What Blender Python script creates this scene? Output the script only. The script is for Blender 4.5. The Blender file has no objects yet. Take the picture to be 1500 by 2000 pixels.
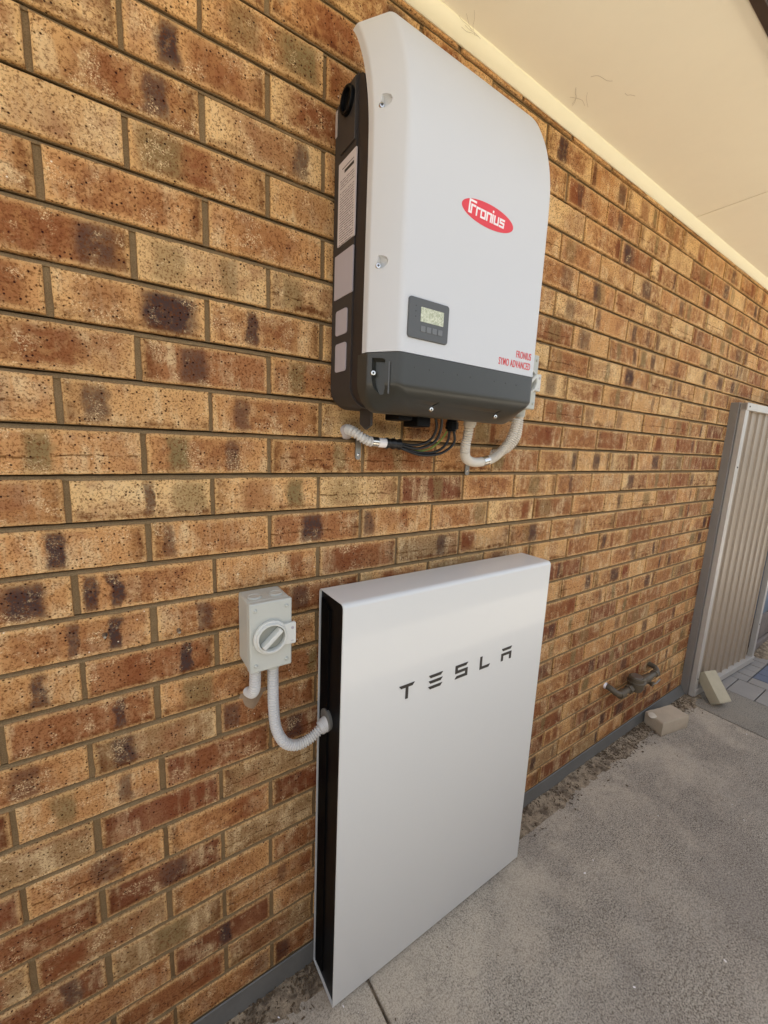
import bpy, bmesh, math, random
from mathutils import Vector, Matrix, noise as mn
random.seed(7)
R = math.radians
S = bpy.context.scene
G = 1.44                                   # survey height -> height above the path

# ------------------------------------------------------------------ camera
yaw, pitch, roll = .5994, -.1688, .0429
f = Vector((math.sin(yaw)*math.cos(pitch), math.cos(yaw)*math.cos(pitch), math.sin(pitch)))
r0 = f.cross(Vector((0, 0, 1))).normalized(); u0 = r0.cross(f)
c, s = math.cos(roll), math.sin(roll)
rr = c*r0 + s*u0; uu = -s*r0 + c*u0
cam = bpy.data.cameras.new('camera'); camo = bpy.data.objects.new('camera', cam)
S.collection.objects.link(camo)
camo.matrix_world = Matrix(((rr.x, uu.x, -f.x, -.0582), (rr.y, uu.y, -f.y, -.892), (rr.z, uu.z, -f.z, .0777+G), (0, 0, 0, 1)))
cam.sensor_fit = 'HORIZONTAL'; cam.sensor_width = 36; cam.lens = 36*796.07/1500
cam.clip_start = .02; cam.clip_end = 500
S.camera = camo

# ------------------------------------------------------------------ light
SUN_EL, SUN_AZ = R(68), R(-18)             # the sun stands behind the house, over its roof
w = bpy.data.worlds.new('World'); S.world = w; w.use_nodes = True
nt = w.node_tree; nt.nodes.clear()
sky = nt.nodes.new('ShaderNodeTexSky'); sky.sky_type = 'NISHITA'; sky.sun_disc = False
sky.sun_elevation = SUN_EL; sky.sun_rotation = SUN_AZ; sky.dust_density = 2.5; sky.air_density = 1.0; sky.ozone_density = .6
hs = nt.nodes.new('ShaderNodeHueSaturation'); hs.inputs['Saturation'].default_value = .45
bg = nt.nodes.new('ShaderNodeBackground'); bg.inputs['Strength'].default_value = .14
wo = nt.nodes.new('ShaderNodeOutputWorld')
nt.links.new(sky.outputs[0], hs.inputs['Color']); nt.links.new(hs.outputs[0], bg.inputs[0]); nt.links.new(bg.outputs[0], wo.inputs[0])
sl = bpy.data.lights.new('sun', 'SUN'); sl.energy = 4.5; sl.angle = R(.5); sl.color = (1, .95, .88)
so = bpy.data.objects.new('sun', sl); S.collection.objects.link(so)
sd = Vector((math.sin(SUN_AZ)*math.cos(SUN_EL), math.cos(SUN_AZ)*math.cos(SUN_EL), math.sin(SUN_EL)))
so.rotation_euler = sd.to_track_quat('Z', 'Y').to_euler()
S.view_settings.view_transform = 'Standard'; S.view_settings.look = 'None'
S.view_settings.exposure = 1.58; S.view_settings.gamma = 1
S.cycles.max_bounces = 10; S.cycles.diffuse_bounces = 6

# ------------------------------------------------------------------ node helpers
class NT:
    def __init__(s, name):
        s.m = bpy.data.materials.new(name); s.m.use_nodes = True
        s.t = s.m.node_tree; s.b = s.t.nodes['Principled BSDF']
        s.co = s.n('ShaderNodeTexCoord')
    def n(s, t, **k):
        x = s.t.nodes.new(t)
        for a, v in k.items(): setattr(x, a, v)
        return x
    def put(s, sock, v):
        if v is None: return
        if isinstance(v, bpy.types.NodeSocket): s.t.links.new(v, sock)
        else: sock.default_value = v
    def ma(s, op, a, b=None, c=None, clamp=False):
        x = s.n('ShaderNodeMath', operation=op); x.use_clamp = clamp
        s.put(x.inputs[0], a); s.put(x.inputs[1], b); s.put(x.inputs[2], c); return x.outputs[0]
    def vm(s, op, a, b=None, sc=None):
        x = s.n('ShaderNodeVectorMath', operation=op)
        s.put(x.inputs[0], a); s.put(x.inputs[1], b)
        if sc is not None: s.put(x.inputs['Scale'], sc)
        return x.outputs[0]
    def mix(s, f, a, b, mode='MIX'):
        x = s.n('ShaderNodeMix', data_type='RGBA', blend_type=mode)
        s.put(x.inputs[0], f)
        for k, v in ((6, a), (7, b)): s.put(x.inputs[k], v if isinstance(v, bpy.types.NodeSocket) else (*v[:3], 1))
        return x.outputs[2]
    def noise(s, vec, scale, detail=4, rough=.55, dist=0):
        x = s.n('ShaderNodeTexNoise'); s.put(x.inputs['Vector'], vec); x.inputs['Scale'].default_value = scale
        x.inputs['Detail'].default_value = detail; x.inputs['Roughness'].default_value = rough; x.inputs['Distortion'].default_value = dist
        return x.outputs['Fac']
    def voro(s, vec, scale, out='Distance'):
        x = s.n('ShaderNodeTexVoronoi'); s.put(x.inputs['Vector'], vec); x.inputs['Scale'].default_value = scale
        return x.outputs[out]
    def ss(s, v, a, b):                     # smooth step a..b -> 0..1
        x = s.n('ShaderNodeMapRange', interpolation_type='SMOOTHSTEP'); s.put(x.inputs[0], v)
        s.put(x.inputs[1], a); s.put(x.inputs[2], b); return x.outputs[0]
    def attr(s, name):
        x = s.n('ShaderNodeAttribute'); x.attribute_name = name; return x
    def sep(s, v):
        x = s.n('ShaderNodeSeparateXYZ'); s.put(x.inputs[0], v); return x.outputs
    def comb(s, a, b, c):
        x = s.n('ShaderNodeCombineXYZ'); s.put(x.inputs[0], a); s.put(x.inputs[1], b); s.put(x.inputs[2], c); return x.outputs[0]
    def bump(s, h, st=.3, d=.001):
        x = s.n('ShaderNodeBump'); s.put(x.inputs['Height'], h); x.inputs['Strength'].default_value = st; x.inputs['Distance'].default_value = d
        s.put(s.b.inputs['Normal'], x.outputs[0])
    def done(s, col=None, rough=None, metal=None, spec=None):
        if col is not None: s.put(s.b.inputs['Base Color'], col if isinstance(col, bpy.types.NodeSocket) else (*col[:3], 1))
        s.put(s.b.inputs['Roughness'], rough); s.put(s.b.inputs['Metallic'], metal)
        if spec is not None: s.b.inputs['Specular IOR Level'].default_value = spec
        return s.m

def L(r, g, b):                             # 8-bit sRGB -> linear
    return tuple((x/255/12.92 if x/255 <= .04045 else ((x/255+.055)/1.055)**2.4) for x in (r, g, b))

def plain(name, col, rough=.5, metal=0., var=.06, scale=8, bump=.0, bscale=300, spec=None, coat=0):
    t = NT(name); o = t.co.outputs['Object']
    n = t.noise(o, scale, 5); n2 = t.noise(o, scale*9, 3)
    k = t.ma('ADD', t.ma('MULTIPLY', n, .7), t.ma('MULTIPLY', n2, .3))
    a = tuple(x*(1-var*2) for x in col); b = tuple(min(1, x*(1+var*2)) for x in col)
    cc = t.mix(k, a, b)
    rg = t.ma('ADD', rough-.06, t.ma('MULTIPLY', n, .12))
    if bump: t.bump(t.noise(o, bscale, 2), bump, .0006)
    if coat: t.b.inputs['Coat Weight'].default_value = coat
    return t.done(cc, rg, metal, spec)

# ---------------- brick
def mat_brick():
    t = NT('brick'); o = t.co.outputs['Object']
    A, B, C, D = (t.attr(x) for x in ('ba', 'bb', 'bc', 'bd'))
    uv = t.n('ShaderNodeUVMap'); uv.uv_map = 'uv'
    u, v, _ = t.sep(uv.outputs[0])
    off = t.vm('SCALE', D.outputs['Vector'], sc=9.0)
    p = t.vm('ADD', o, off)
    big = t.noise(p, 16, 4, .6, .3); mid = t.noise(p, 55, 5, .65); fine = t.noise(p, 260, 5, .7)
    vert = t.noise(t.vm('MULTIPLY', p, (1, 1, .12)), 70, 3, .6)
    base = A.outputs['Color']
    # pale sandy clouds, then warm russet clouds
    col = t.mix(t.ma('MULTIPLY', t.ss(t.ma('ADD', t.ma('MULTIPLY', big, .6), t.ma('MULTIPLY', vert, .4)), .47, .66), .7), base, L(218, 188, 140))
    col = t.mix(t.ma('MULTIPLY', t.ss(t.noise(t.vm('ADD', p, (3, 1, 7)), 13, 5, .6, .4), .47, .70), .70), col, L(156, 110, 78))
    # fired russet heart, paler ends
    dq = t.sep(D.outputs['Vector'])
    hu = t.ma('ABSOLUTE', t.ma('SUBTRACT', t.ma('ADD', u, t.ma('MULTIPLY', t.ma('SUBTRACT', big, .5), .5)), t.ma('ADD', .35, t.ma('MULTIPLY', dq[0], .3))))
    hv = t.ma('ABSOLUTE', t.ma('SUBTRACT', t.ma('ADD', v, t.ma('MULTIPLY', t.ma('SUBTRACT', mid, .5), .5)), .5))
    heart = t.ma('MULTIPLY', t.ss(hu, .46, .26), t.ss(hv, .52, .34))
    heart = t.ma('MULTIPLY', t.ma('MULTIPLY', heart, t.ss(dq[1], .30, .60)), t.ma('ADD', .35, t.ma('MULTIPLY', t.ss(mid, .38, .58), .65)))
    col = t.mix(t.ma('MULTIPLY', heart, .75), col, L(140, 90, 60))
    for X, seed in ((B, 1.7), (C, 5.3)):
        q = t.sep(X.outputs['Vector'])
        wob = t.noise(t.vm('ADD', t.vm('MULTIPLY', p, (1, 1, .8)), (seed, 0, seed)), 30, 4, .6)
        du = t.ma('ABSOLUTE', t.ma('SUBTRACT', t.ma('ADD', u, t.ma('MULTIPLY', t.ma('SUBTRACT', wob, .5), .16)), q[0]))
        m = t.ss(t.ma('DIVIDE', du, q[1]), 1.25, .55)
        vm_ = t.ss(t.ma('ADD', t.ma('MULTIPLY', t.ma('ABSOLUTE', t.ma('SUBTRACT', v, .5)), 1.5), t.ma('MULTIPLY', mid, .6)), 1.15, .55)
        m = t.ma('MULTIPLY', t.ma('MULTIPLY', m, q[2]), t.ma('ADD', .62, t.ma('MULTIPLY', vm_, .38)))
        m = t.ma('MULTIPLY', m, t.ma('ADD', .68, t.ma('MULTIPLY', t.ss(t.ma('ADD', t.ma('MULTIPLY', mid, .6), t.ma('MULTIPLY', fine, .4)), .36, .52), .35)), clamp=True)
        k = X.outputs['Alpha']
        kc = t.mix(t.ss(k, .25, .3), L(86, 72, 68), L(126, 72, 50))
        kc = t.mix(t.ss(k, .7, .75), kc, L(134, 114, 80))
        col = t.mix(m, col, kc)
    # burnt ends and lower edges
    ue = t.ma('ADD', t.mix(t.ss(dq[2], .45, .55), (0, 0, 0), (1, 1, 1)), 0.)
    de = t.ma('ADD', t.ma('ABSOLUTE', t.ma('SUBTRACT', u, ue)), t.ma('MULTIPLY', t.ma('SUBTRACT', mid, .5), .25))
    burn = t.ma('MULTIPLY', t.ss(de, .16, .03), t.ss(t.ma('ABSOLUTE', t.ma('SUBTRACT', dq[2], .5)), .22, .26))
    dv = t.ma('ADD', v, t.ma('MULTIPLY', t.ma('SUBTRACT', big, .5), .9))
    burn = t.ma('MAXIMUM', burn, t.ma('MULTIPLY', t.ss(dv, .22, .02), t.ss(dq[0], .55, .7)))
    col = t.mix(t.ma('MULTIPLY', burn, t.ma('ADD', .35, t.ma('MULTIPLY', t.ss(mid, .4, .58), .45))), col, L(98, 62, 46))
    # worn pale arrises
    eu = t.ma('MULTIPLY', t.ma('MINIMUM', u, t.ma('SUBTRACT', 1., u)), 3.0); ev = t.ma('MINIMUM', v, t.ma('SUBTRACT', 1., v))
    e = t.ss(t.ma('ADD', t.ma('MINIMUM', eu, ev), t.ma('MULTIPLY', mid, .16)), .19, .06)
    col = t.mix(t.ma('MULTIPLY', e, .55), col, L(214, 170, 110))
    # grain
    col = t.mix(t.ma('MULTIPLY', t.ss(fine, .52, .38), .72), col, L(104, 64, 44))
    col = t.mix(t.ma('MULTIPLY', t.ma('MULTIPLY', t.ss(t.noise(p, 330, 5, .8), .50, .62), t.ss(t.noise(t.vm('ADD', p, (9, 2, 4)), 24, 3, .6), .52, .66)), .8), col, L(236, 206, 156))
    # iron spots
    pv = t.vm('MULTIPLY', p, (1, 1, 1))
    d1 = t.voro(pv, 150); c1 = t.sep(t.voro(pv, 150, 'Color'))
    pit = t.ma('MULTIPLY', t.ss(d1, .34, .14), t.ss(t.ma('ADD', t.ma('MULTIPLY', c1[0], .55), t.ma('MULTIPLY', t.noise(p, 26, 3, .6), .9)), .80, .92))
    d2 = t.voro(pv, 62); c2 = t.sep(t.voro(pv, 62, 'Color'))
    pit2 = t.ma('MULTIPLY', t.ss(d2, t.ma('ADD', .05, t.ma('MULTIPLY', c2[1], .16)), .03), t.ss(c2[0], .80, .82))
    pit = t.ma('MAXIMUM', pit, pit2)
    col = t.mix(t.ma('MULTIPLY', pit, .92), col, L(50, 30, 24))
    fl = t.ma('MULTIPLY', t.ss(t.voro(t.vm('ADD', p, (5, 5, 5)), 75), .12, .07), t.ss(t.sep(t.voro(t.vm('ADD', p, (5, 5, 5)), 75, 'Color'))[1], t.ma('ADD', .975, 0.), .98))
    col = t.mix(fl, col, L(225, 212, 188))
    # pressed horizontal crease in some bricks
    cr = t.ma('MULTIPLY', t.ss(t.ma('ABSOLUTE', t.ma('SUBTRACT', v, t.ma('ADD', .40, t.ma('MULTIPLY', t.ma('SUBTRACT', big, .5), .25)))), .035, .012), t.ma('MULTIPLY', D.outputs['Alpha'], t.ss(mid, .42, .55)))
    col = t.mix(t.ma('MULTIPLY', cr, .7), col, L(92, 62, 42))
    bc = t.n('ShaderNodeBrightContrast'); t.put(bc.inputs[0], col); bc.inputs['Bright'].default_value = .01; bc.inputs['Contrast'].default_value = .10
    hv_ = t.n('ShaderNodeHueSaturation'); t.put(hv_.inputs['Color'], bc.outputs[0]); hv_.inputs['Saturation'].default_value = .92; hv_.inputs['Value'].default_value = 1.04; hv_.inputs['Hue'].default_value = .5015
    col = hv_.outputs[0]
    h = t.ma('SUBTRACT', t.ma('ADD', t.ma('MULTIPLY', fine, .5), t.ma('MULTIPLY', mid, .7)), t.ma('ADD', t.ma('MULTIPLY', pit, .9), t.ma('MULTIPLY', cr, .8)))
    t.bump(h, .75, .0016)
    return t.done(col, .86, spec=.25)

def mat_mortar():
    t = NT('mortar'); o = t.co.outputs['Object']
    n = t.noise(o, 30, 5); g = t.noise(o, 500, 3)
    col = t.mix(n, L(122, 99, 69), L(152, 129, 95))
    col = t.mix(t.ma('MULTIPLY', t.ss(g, .55, .4), .4), col, L(80, 64, 44))
    t.bump(g, .6, .001); return t.done(col, .95, spec=.1)

def mat_concrete(name, c0, c1, c2):
    t = NT(name); o = t.co.outputs['Object']
    big = t.noise(o, 1.9, 6, .66, .2); mid = t.noise(o, 8, 6, .7, .2); g = t.noise(o, 210, 7, .85); g2 = t.noise(o, 75, 6, .8, .3)
    patch = t.noise(t.vm('ADD', o, (7, 3, 0)), 3.1, 6, .68, .3)
    x, y, z = t.sep(o)
    col = t.mix(t.ss(big, .38, .62), c0, c1)
    # wind-blown sandy dust lies in drifts near the wall
    dust = t.ma('MULTIPLY', t.ss(t.ma('ADD', y, t.ma('MULTIPLY', t.ma('SUBTRACT', mid, .5), .8)), -.62, -.12), t.ma('ADD', .35, t.ma('MULTIPLY', t.ss(patch, .38, .60), .65)))
    col = t.mix(t.ma('MULTIPLY', dust, .65), col, c2)
    # exposed aggregate where the paste has worn away
    wear = t.ma('MULTIPLY', t.ma('ADD', .75, t.ma('MULTIPLY', t.ss(patch, .62, .40), .35)), t.ma('SUBTRACT', 1., t.ma('MULTIPLY', dust, .40)))
    col = t.mix(t.ma('MULTIPLY', t.ss(g, .52, .42), wear), col, L(72, 64, 54))
    col = t.mix(t.ma('MULTIPLY', t.ss(g2, .50, .38), t.ma('MULTIPLY', wear, .55)), col, L(92, 82, 70))
    col = t.mix(t.ma('MULTIPLY', t.ss(g, .54, .64), t.ma('MULTIPLY', wear, .8)), col, L(204, 192, 172))
    # old damp stains
    st = t.ss(t.noise(t.vm('ADD', o, (4, 2, 0)), 4.2, 7, .75, .4), .55, .70)
    col = t.mix(t.ma('MULTIPLY', st, .30), col, L(92, 82, 70))
    st2 = t.ss(t.noise(t.vm('ADD', o, (14, 8, 0)), 15, 5, .7, .6), .64, .72)
    col = t.mix(t.ma('MULTIPLY', st2, .4), col, L(80, 70, 58))
    sp = t.ma('MULTIPLY', t.ss(t.voro(o, 60), .10, .05), t.ss(t.sep(t.voro(o, 60, 'Color'))[0], .93, .94))
    col = t.mix(sp, col, L(222, 214, 198))
    t.bump(t.ma('ADD', t.ma('MULTIPLY', g, wear), t.ma('MULTIPLY', g2, t.ma('MULTIPLY', wear, .6))), .6, .0016)
    return t.done(col, .92, spec=.2)

def mat_soil():
    t = NT('soil'); o = t.co.outputs['Object']
    n = t.noise(o, 22, 6, .7, .5); g = t.noise(o, 260, 4, .7)
    col = t.mix(t.ss(n, .35, .62), L(108, 94, 78), L(176, 158, 132))
    col = t.mix(t.ma('MULTIPLY', t.ss(g, .5, .35), .5), col, L(62, 52, 43))
    t.bump(t.ma('ADD', g, n), .9, .004); return t.done(col, .95, spec=.15)

def mat_label(name, rows=True):
    t = NT(name); o = t.co.outputs['Object']
    x, y, z = t.sep(t.vm('ADD', o, (.62, -.11, 1.57)))                       # print runs across y, rows go down z
    row = t.ma('FRACT', t.ma('MULTIPLY', z, 1/.0046))
    ln = t.ma('MULTIPLY', t.ss(row, .30, .38), t.ss(row, .72, .64))
    rid = t.ma('FLOOR', t.ma('MULTIPLY', z, 1/.0046))
    wrd = t.ss(t.noise(t.comb(t.ma('MULTIPLY', y, 260.), t.ma('MULTIPLY', rid, 7.3), 0.), 1, 1), .36, .42)
    gap = t.ss(t.noise(t.comb(0., 0., t.ma('MULTIPLY', rid, .31)), 1, 1), .36, .40)
    m = t.ma('MULTIPLY', ln, t.ma('MULTIPLY', wrd, gap))
    m = t.ma('MULTIPLY', m, t.ma('MULTIPLY', t.ss(y, -.102, -.099), t.ss(y, -.040, -.043)))
    m = t.ma('MULTIPLY', m, t.ss(z, 2.048, 2.045))
    col = t.mix(t.ma('MULTIPLY', m, .85), L(205, 196, 194), L(48, 40, 42))
    return t.done(col, .45)

M = {}
M['brick'] = mat_brick(); M['mortar'] = mat_mortar()
M['concrete'] = mat_concrete('concrete', L(156, 148, 136), L(176, 167, 152), L(204, 189, 166))
M['concrete2'] = mat_concrete('smooth_concrete', L(140, 134, 124), L(156, 150, 138), L(158, 148, 132))
M['soil'] = mat_soil()
M['paver'] = plain('paver', L(150, 144, 136), .9, 0, .14, 7, .5, 250)
M['paver_blue'] = plain('blue_paver', L(104, 110, 124), .9, 0, .12, 7, .5, 250)
M['litter'] = plain('leaf_litter', L(96, 80, 60), .95, 0, .3, 30)
M['flash'] = plain('flashing', L(102, 100, 94), .6, .0, .18, 10, .3, 200)
M['soffit'] = plain('soffit_paint', L(249, 243, 222), .75, 0, .025, 3, .15, 400)
M['bead'] = plain('bead_paint', L(246, 242, 214), .6, 0, .02, 4)
M['brown'] = plain('brown_paint', L(60, 46, 38), .45, 0, .05)
M['tile'] = plain('roof_tile', L(120, 84, 66), .8, 0, .1)
M['white'] = plain('white_enamel', L(218, 218, 213), .30, 0, .006, 2, spec=.5, coat=.25)
M['black'] = plain('black_panel', L(7, 8, 10), .45, 0, .1, spec=.15)
M['letter'] = plain('letter_black', L(46, 42, 38), .45, 0, .02)
M['grey'] = plain('grey_cover', L(206, 207, 207), .44, 0, .008, 3, .12, 700)
M['dark'] = plain('dark_cover', L(56, 56, 51), .36, 0, .03, 5, .25, 700)
M['body'] = plain('inverter_body', L(54, 49, 46), .55, 0, .12, 9, .2, 300)
M['body2'] = plain('inverter_body_dark', L(42, 35, 32), .55, 0, .1, 9)
M['sticker'] = plain('grey_sticker', L(176, 168, 172), .5, 0, .02)
M['label'] = mat_label('printed_label')
M['red'] = plain('logo_red', L(222, 58, 66), .45, 0, .01)
M['redtext'] = plain('text_red', L(214, 70, 72), .5, 0, .01)
M['logowhite'] = plain('logo_white', L(245, 240, 238), .5, 0, .01)
M['bezel'] = plain('display_bezel', L(84, 85, 84), .45, 0, .02)
M['button'] = plain('display_button', L(112, 114, 114), .5, 0, .02)
def mat_lcd():
    t = NT('display_glass'); o = t.co.outputs['Object']
    n = t.noise(o, 160, 4, .6, 1.5)
    return t.done(t.mix(t.ss(n, .40, .62), L(172, 176, 146), L(214, 216, 190)), .15)
M['lcd'] = mat_lcd()
M['steel'] = plain('bright_steel', L(215, 212, 205), .25, 1., .05)
M['galv'] = plain('galvanised', L(150, 148, 142), .4, .9, .12, 30)
M['hex'] = plain('socket_dark', L(50, 48, 44), .5)
M['pvc'] = plain('grey_pvc', L(186, 187, 177), .42, 0, .02, 6, .05)
M['dial'] = plain('dial_shade_grey', L(146, 147, 136), .5, 0, .02)  # darker than the box: recess shade put into the colour
M['pvclight'] = plain('pale_pvc', L(208, 208, 200), .42, 0, .02)
M['crust'] = plain('mortar_crust', L(206, 194, 172), .9, 0, .08, 40)
M['conduit'] = plain('conduit_grey', L(206, 203, 197), .45, 0, .03)
M['conduit_warm'] = plain('conduit_beige', L(216, 208, 194), .5, 0, .05)
M['sealant'] = plain('sealant', L(172, 162, 156), .7, 0, .1, 60)
M['cable'] = plain('black_rubber', L(22, 21, 21), .35, 0, .05)
M['earth'] = plain('earth_green', L(126, 148, 62), .4, 0, .05)
M['gate'] = plain('gate_taupe', L(160, 144, 124), .42, 0, .04, 5, .1, 300)
M['gateframe'] = plain('gate_frame_grey', L(188, 182, 172), .40, .1, .08, 7)
M['gatepost'] = plain('gate_post_dark', L(134, 129, 122), .5, .0, .08, 7)
M['cream'] = plain('cream_brick', L(184, 174, 148), .92, 0, .1, 18, .7, 180)
M['cream_top'] = plain('pinkish_paver', L(188, 172, 148), .92, 0, .12, 18, .7, 180)
M['brass'] = plain('weathered_brass', L(98, 88, 72), .55, .4, .2, 40, .4, 200)
M['bluesheet'] = plain('blue_sheet', L(96, 112, 128), .5, 0, .05, 4)
M['timber'] = plain('weathered_timber', L(128, 118, 110), .9, 0, .2, 12, .6, 80)
M['fence'] = plain('shading_fence_brown', L(92, 82, 72), .55, 0, .03, 3)  # for the unseen added fence, dark to keep light off the lower wall
M['wallcream'] = plain('render_cream', L(226, 210, 176), .85, 0, .03, 3)
M['earthfar'] = plain('far_earth', L(150, 138, 116), .95, 0, .15, 2)
M['bounce_yard'] = plain('bounce_yard_pale', L(206, 198, 182), .9, 0, .05, 3)  # for the added ground out of view, pale to bounce sunlight
M['web'] = plain('cobweb_grey', L(158, 146, 118), .95)

# ------------------------------------------------------------------ object helpers
col = S.collection
def link(name, me, mat, parent=None, smooth=None, bevel=0, seg=2):
    o = bpy.data.objects.new(name, me); col.objects.link(o)
    if mat is not None: me.materials.append(M[mat] if isinstance(mat, str) else mat)
    if parent: o.parent = parent
    if smooth is not None:
        for p in me.polygons: p.use_smooth = True
        me.set_sharp_from_angle(angle=R(smooth))
    if bevel:
        b = o.modifiers.new('bevel', 'BEVEL'); b.width = bevel; b.segments = seg; b.limit_method = 'ANGLE'; b.angle_limit = R(40)
        b.harden_normals = False
        for p in me.polygons: p.use_smooth = True
        me.set_sharp_from_angle(angle=R(60))
    return o
def tag(o, label=None, cat=None, group=None, kind=None):
    for k, v in (('label', label), ('category', cat), ('group', group), ('kind', kind)):
        if v: o[k] = v
    return o
def empty(name, loc, label, cat, group=None):
    # parts are modelled in world coordinates, so the root keeps the identity and its base is its first part
    o = bpy.data.objects.new(name, None); col.objects.link(o); o.empty_display_size = .05
    o.location = loc; ROOTLOC[o.name] = Vector(loc)
    return tag(o, label, cat, group)
ROOTLOC = {}
class MB:
    def __init__(s): s.v = []; s.f = []
    def box(s, x0, x1, y0, y1, z0, z1, mat=None):
        i = len(s.v)
        q = [(x, y, z) for x in (x0, x1) for y in (y0, y1) for z in (z0, z1)]
        if mat: q = [tuple(mat @ Vector(p)) for p in q]
        s.v += q; s.f += [tuple(i+k for k in t) for t in ((0,1,3,2),(4,6,7,5),(0,4,5,1),(2,3,7,6),(0,2,6,4),(1,5,7,3))]
        return s
    def prism(s, pts, axis, a, b):          # pts in the other two axes; extruded along axis from a to b
        i = len(s.v); n = len(pts)
        def mk(p, t): return {'x': (t, p[0], p[1]), 'y': (p[0], t, p[1]), 'z': (p[0], p[1], t)}[axis]
        s.v += [mk(p, a) for p in pts] + [mk(p, b) for p in pts]
        s.f += [tuple(range(i, i+n))[::-1], tuple(range(i+n, i+2*n))]
        s.f += [(i+k, i+(k+1) % n, i+n+(k+1) % n, i+n+k) for k in range(n)]
        return s
    def loft(s, rings, caps=True, closed=True):
        i = len(s.v); n = len(rings[0])
        for r_ in rings: s.v += [tuple(p) for p in r_]
        for j in range(len(rings)-1):
            for k in range(n if closed else n-1):
                a = i+j*n+k; b = i+j*n+(k+1) % n
                s.f.append((a, b, b+n, a+n))
        if caps: s.f += [tuple(range(i, i+n))[::-1], tuple(range(i+(len(rings)-1)*n, i+len(rings)*n))]
        return s
    def cyl(s, p0, p1, r_, r1=None, n=20, caps=True):
        p0, p1 = Vector(p0), Vector(p1); d = (p1-p0).normalized()
        a = d.orthogonal().normalized(); b = d.cross(a); r1 = r_ if r1 is None else r1
        R_ = [[p + (a*math.cos(2*math.pi*k/n)+b*math.sin(2*math.pi*k/n))*q for k in range(n)] for p, q in ((p0, r_), (p1, r1))]
        return s.loft(R_, caps)
    def lathe(s, p0, d, prof, n=24, caps=True):        # prof: (distance along d, radius)
        p0, d = Vector(p0), Vector(d).normalized(); a = d.orthogonal().normalized(); b = d.cross(a)
        return s.loft([[p0+d*t+(a*math.cos(2*math.pi*k/n)+b*math.sin(2*math.pi*k/n))*q for k in range(n)] for t, q in prof], caps)
    def tube(s, pts, rad, n=12, step=None, caps=True):
        pts = [Vector(p) for p in pts]
        P = []
        for i in range(len(pts)-1):
            a = pts[max(i-1, 0)]; b = pts[i]; c_ = pts[i+1]; d = pts[min(i+2, len(pts)-1)]
            m = max(2, int((c_-b).length/(step or .01)*1.0)+1)
            for k in range(m):
                t = k/m
                P.append(.5*((2*b)+(c_-a)*t+(2*a-5*b+4*c_-d)*t*t+(3*b-a-3*c_+d)*t**3))
        P.append(pts[-1])
        rings = []; L_ = 0; a = (P[1]-P[0]).orthogonal().normalized()
        for i, p in enumerate(P):
            d = (P[min(i+1, len(P)-1)]-P[max(i-1, 0)]).normalized()
            a = (a-d*a.dot(d)).normalized(); b = d.cross(a)
            if i: L_ += (p-P[i-1]).length
            q = rad(L_) if callable(rad) else rad
            rings.append([p+(a*math.cos(2*math.pi*k/n)+b*math.sin(2*math.pi*k/n))*q for k in range(n)])
        return s.loft(rings, caps)
    def build(s, name, mat, parent=None, smooth=None, bevel=0, seg=2):
        off = Vector((0, 0, 0)); p = parent
        while p is not None: off += ROOTLOC.get(p.name, Vector((0, 0, 0))); p = p.parent
        me = bpy.data.meshes.new(name)
        me.from_pydata([tuple(Vector(v)-off) for v in s.v], [], s.f)
        bm = bmesh.new(); bm.from_mesh(me); bmesh.ops.recalc_face_normals(bm, faces=bm.faces); bm.to_mesh(me); bm.free()
        me.update()
        return link(name, me, mat, parent, smooth, bevel, seg)
def text_mesh(name, body, size, mat, parent, M4, sx=1, extr=.0004, offset=0., align='LEFT'):
    cu = bpy.data.curves.new('t', 'FONT'); cu.body = body; cu.size = size; cu.extrude = extr; cu.offset = offset; cu.align_x = align; cu.space_character = 1.06
    to = bpy.data.objects.new('t', cu); col.objects.link(to)
    bpy.context.view_layer.update()
    me = bpy.data.meshes.new_from_object(to.evaluated_get(bpy.context.evaluated_depsgraph_get()))
    bpy.data.objects.remove(to)
    me.transform(Matrix.Diagonal((sx, 1, 1, 1))); me.transform(M4)
    off = Vector((0, 0, 0)); p = parent
    while p is not None: off += ROOTLOC.get(p.name, Vector((0, 0, 0))); p = p.parent
    me.transform(Matrix.Translation(-off)); me.name = name
    me.materials.clear()
    return link(name, me, mat, parent)
# corrugated radius
def corr(r_, pitch=.0048, amp=.0016):
    return lambda t: r_-amp*1.9*(.5-.5*math.cos(2*math.pi*t/(pitch*1.3)))**1.5

# ------------------------------------------------------------------ ground
mb = MB(); mb.box(-40, 60, -40, 40, -.5, -.035)
tag(mb.build('ground', 'earthfar'), kind='structure')
def slab(name, x0, x1, y0, y1, mat):
    m_ = MB().box(x0, x1, y0, y1, -.09, 0)
    return tag(m_.build(name, mat, bevel=.006, seg=3), kind='structure')
slab('concrete_path', -6, .471, -1.5, .02, 'concrete')
slab('bounce_yard', -7, 10, -9, -1.51, 'bounce_yard')  # unseen ground, added to throw sunlight up at wall and soffit
slab('concrete_path', .479, 2.861, -1.5, .02, 'concrete')
slab('concrete_path', 2.869, 3.258, -1.5, .02, 'concrete2')
mb = MB(); mg = MB()
def pav(x0, x1, y0, y1, blue=False):
    g = .003; dz = random.uniform(-.002, .002)
    (mg if blue else mb).box(x0+g, x1-g, y0+g, y1-g, -.06, -.002+dz)
x = 3.264; y = -.04
y0 = .0
while y0 > -1.5: pav(3.264, 3.51, y0-.145, y0); y0 -= .145
xx = 3.51
while xx < 9:
    pav(xx, xx+.112, -.19, .03)
    y0 = -.19
    k = 0
    while y0 > -1.5: pav(xx, xx+.112, y0-.235, y0, blue=((k % 3) < 2 and xx > 3.6)); y0 -= .235; k += 1
    xx += .112
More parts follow.
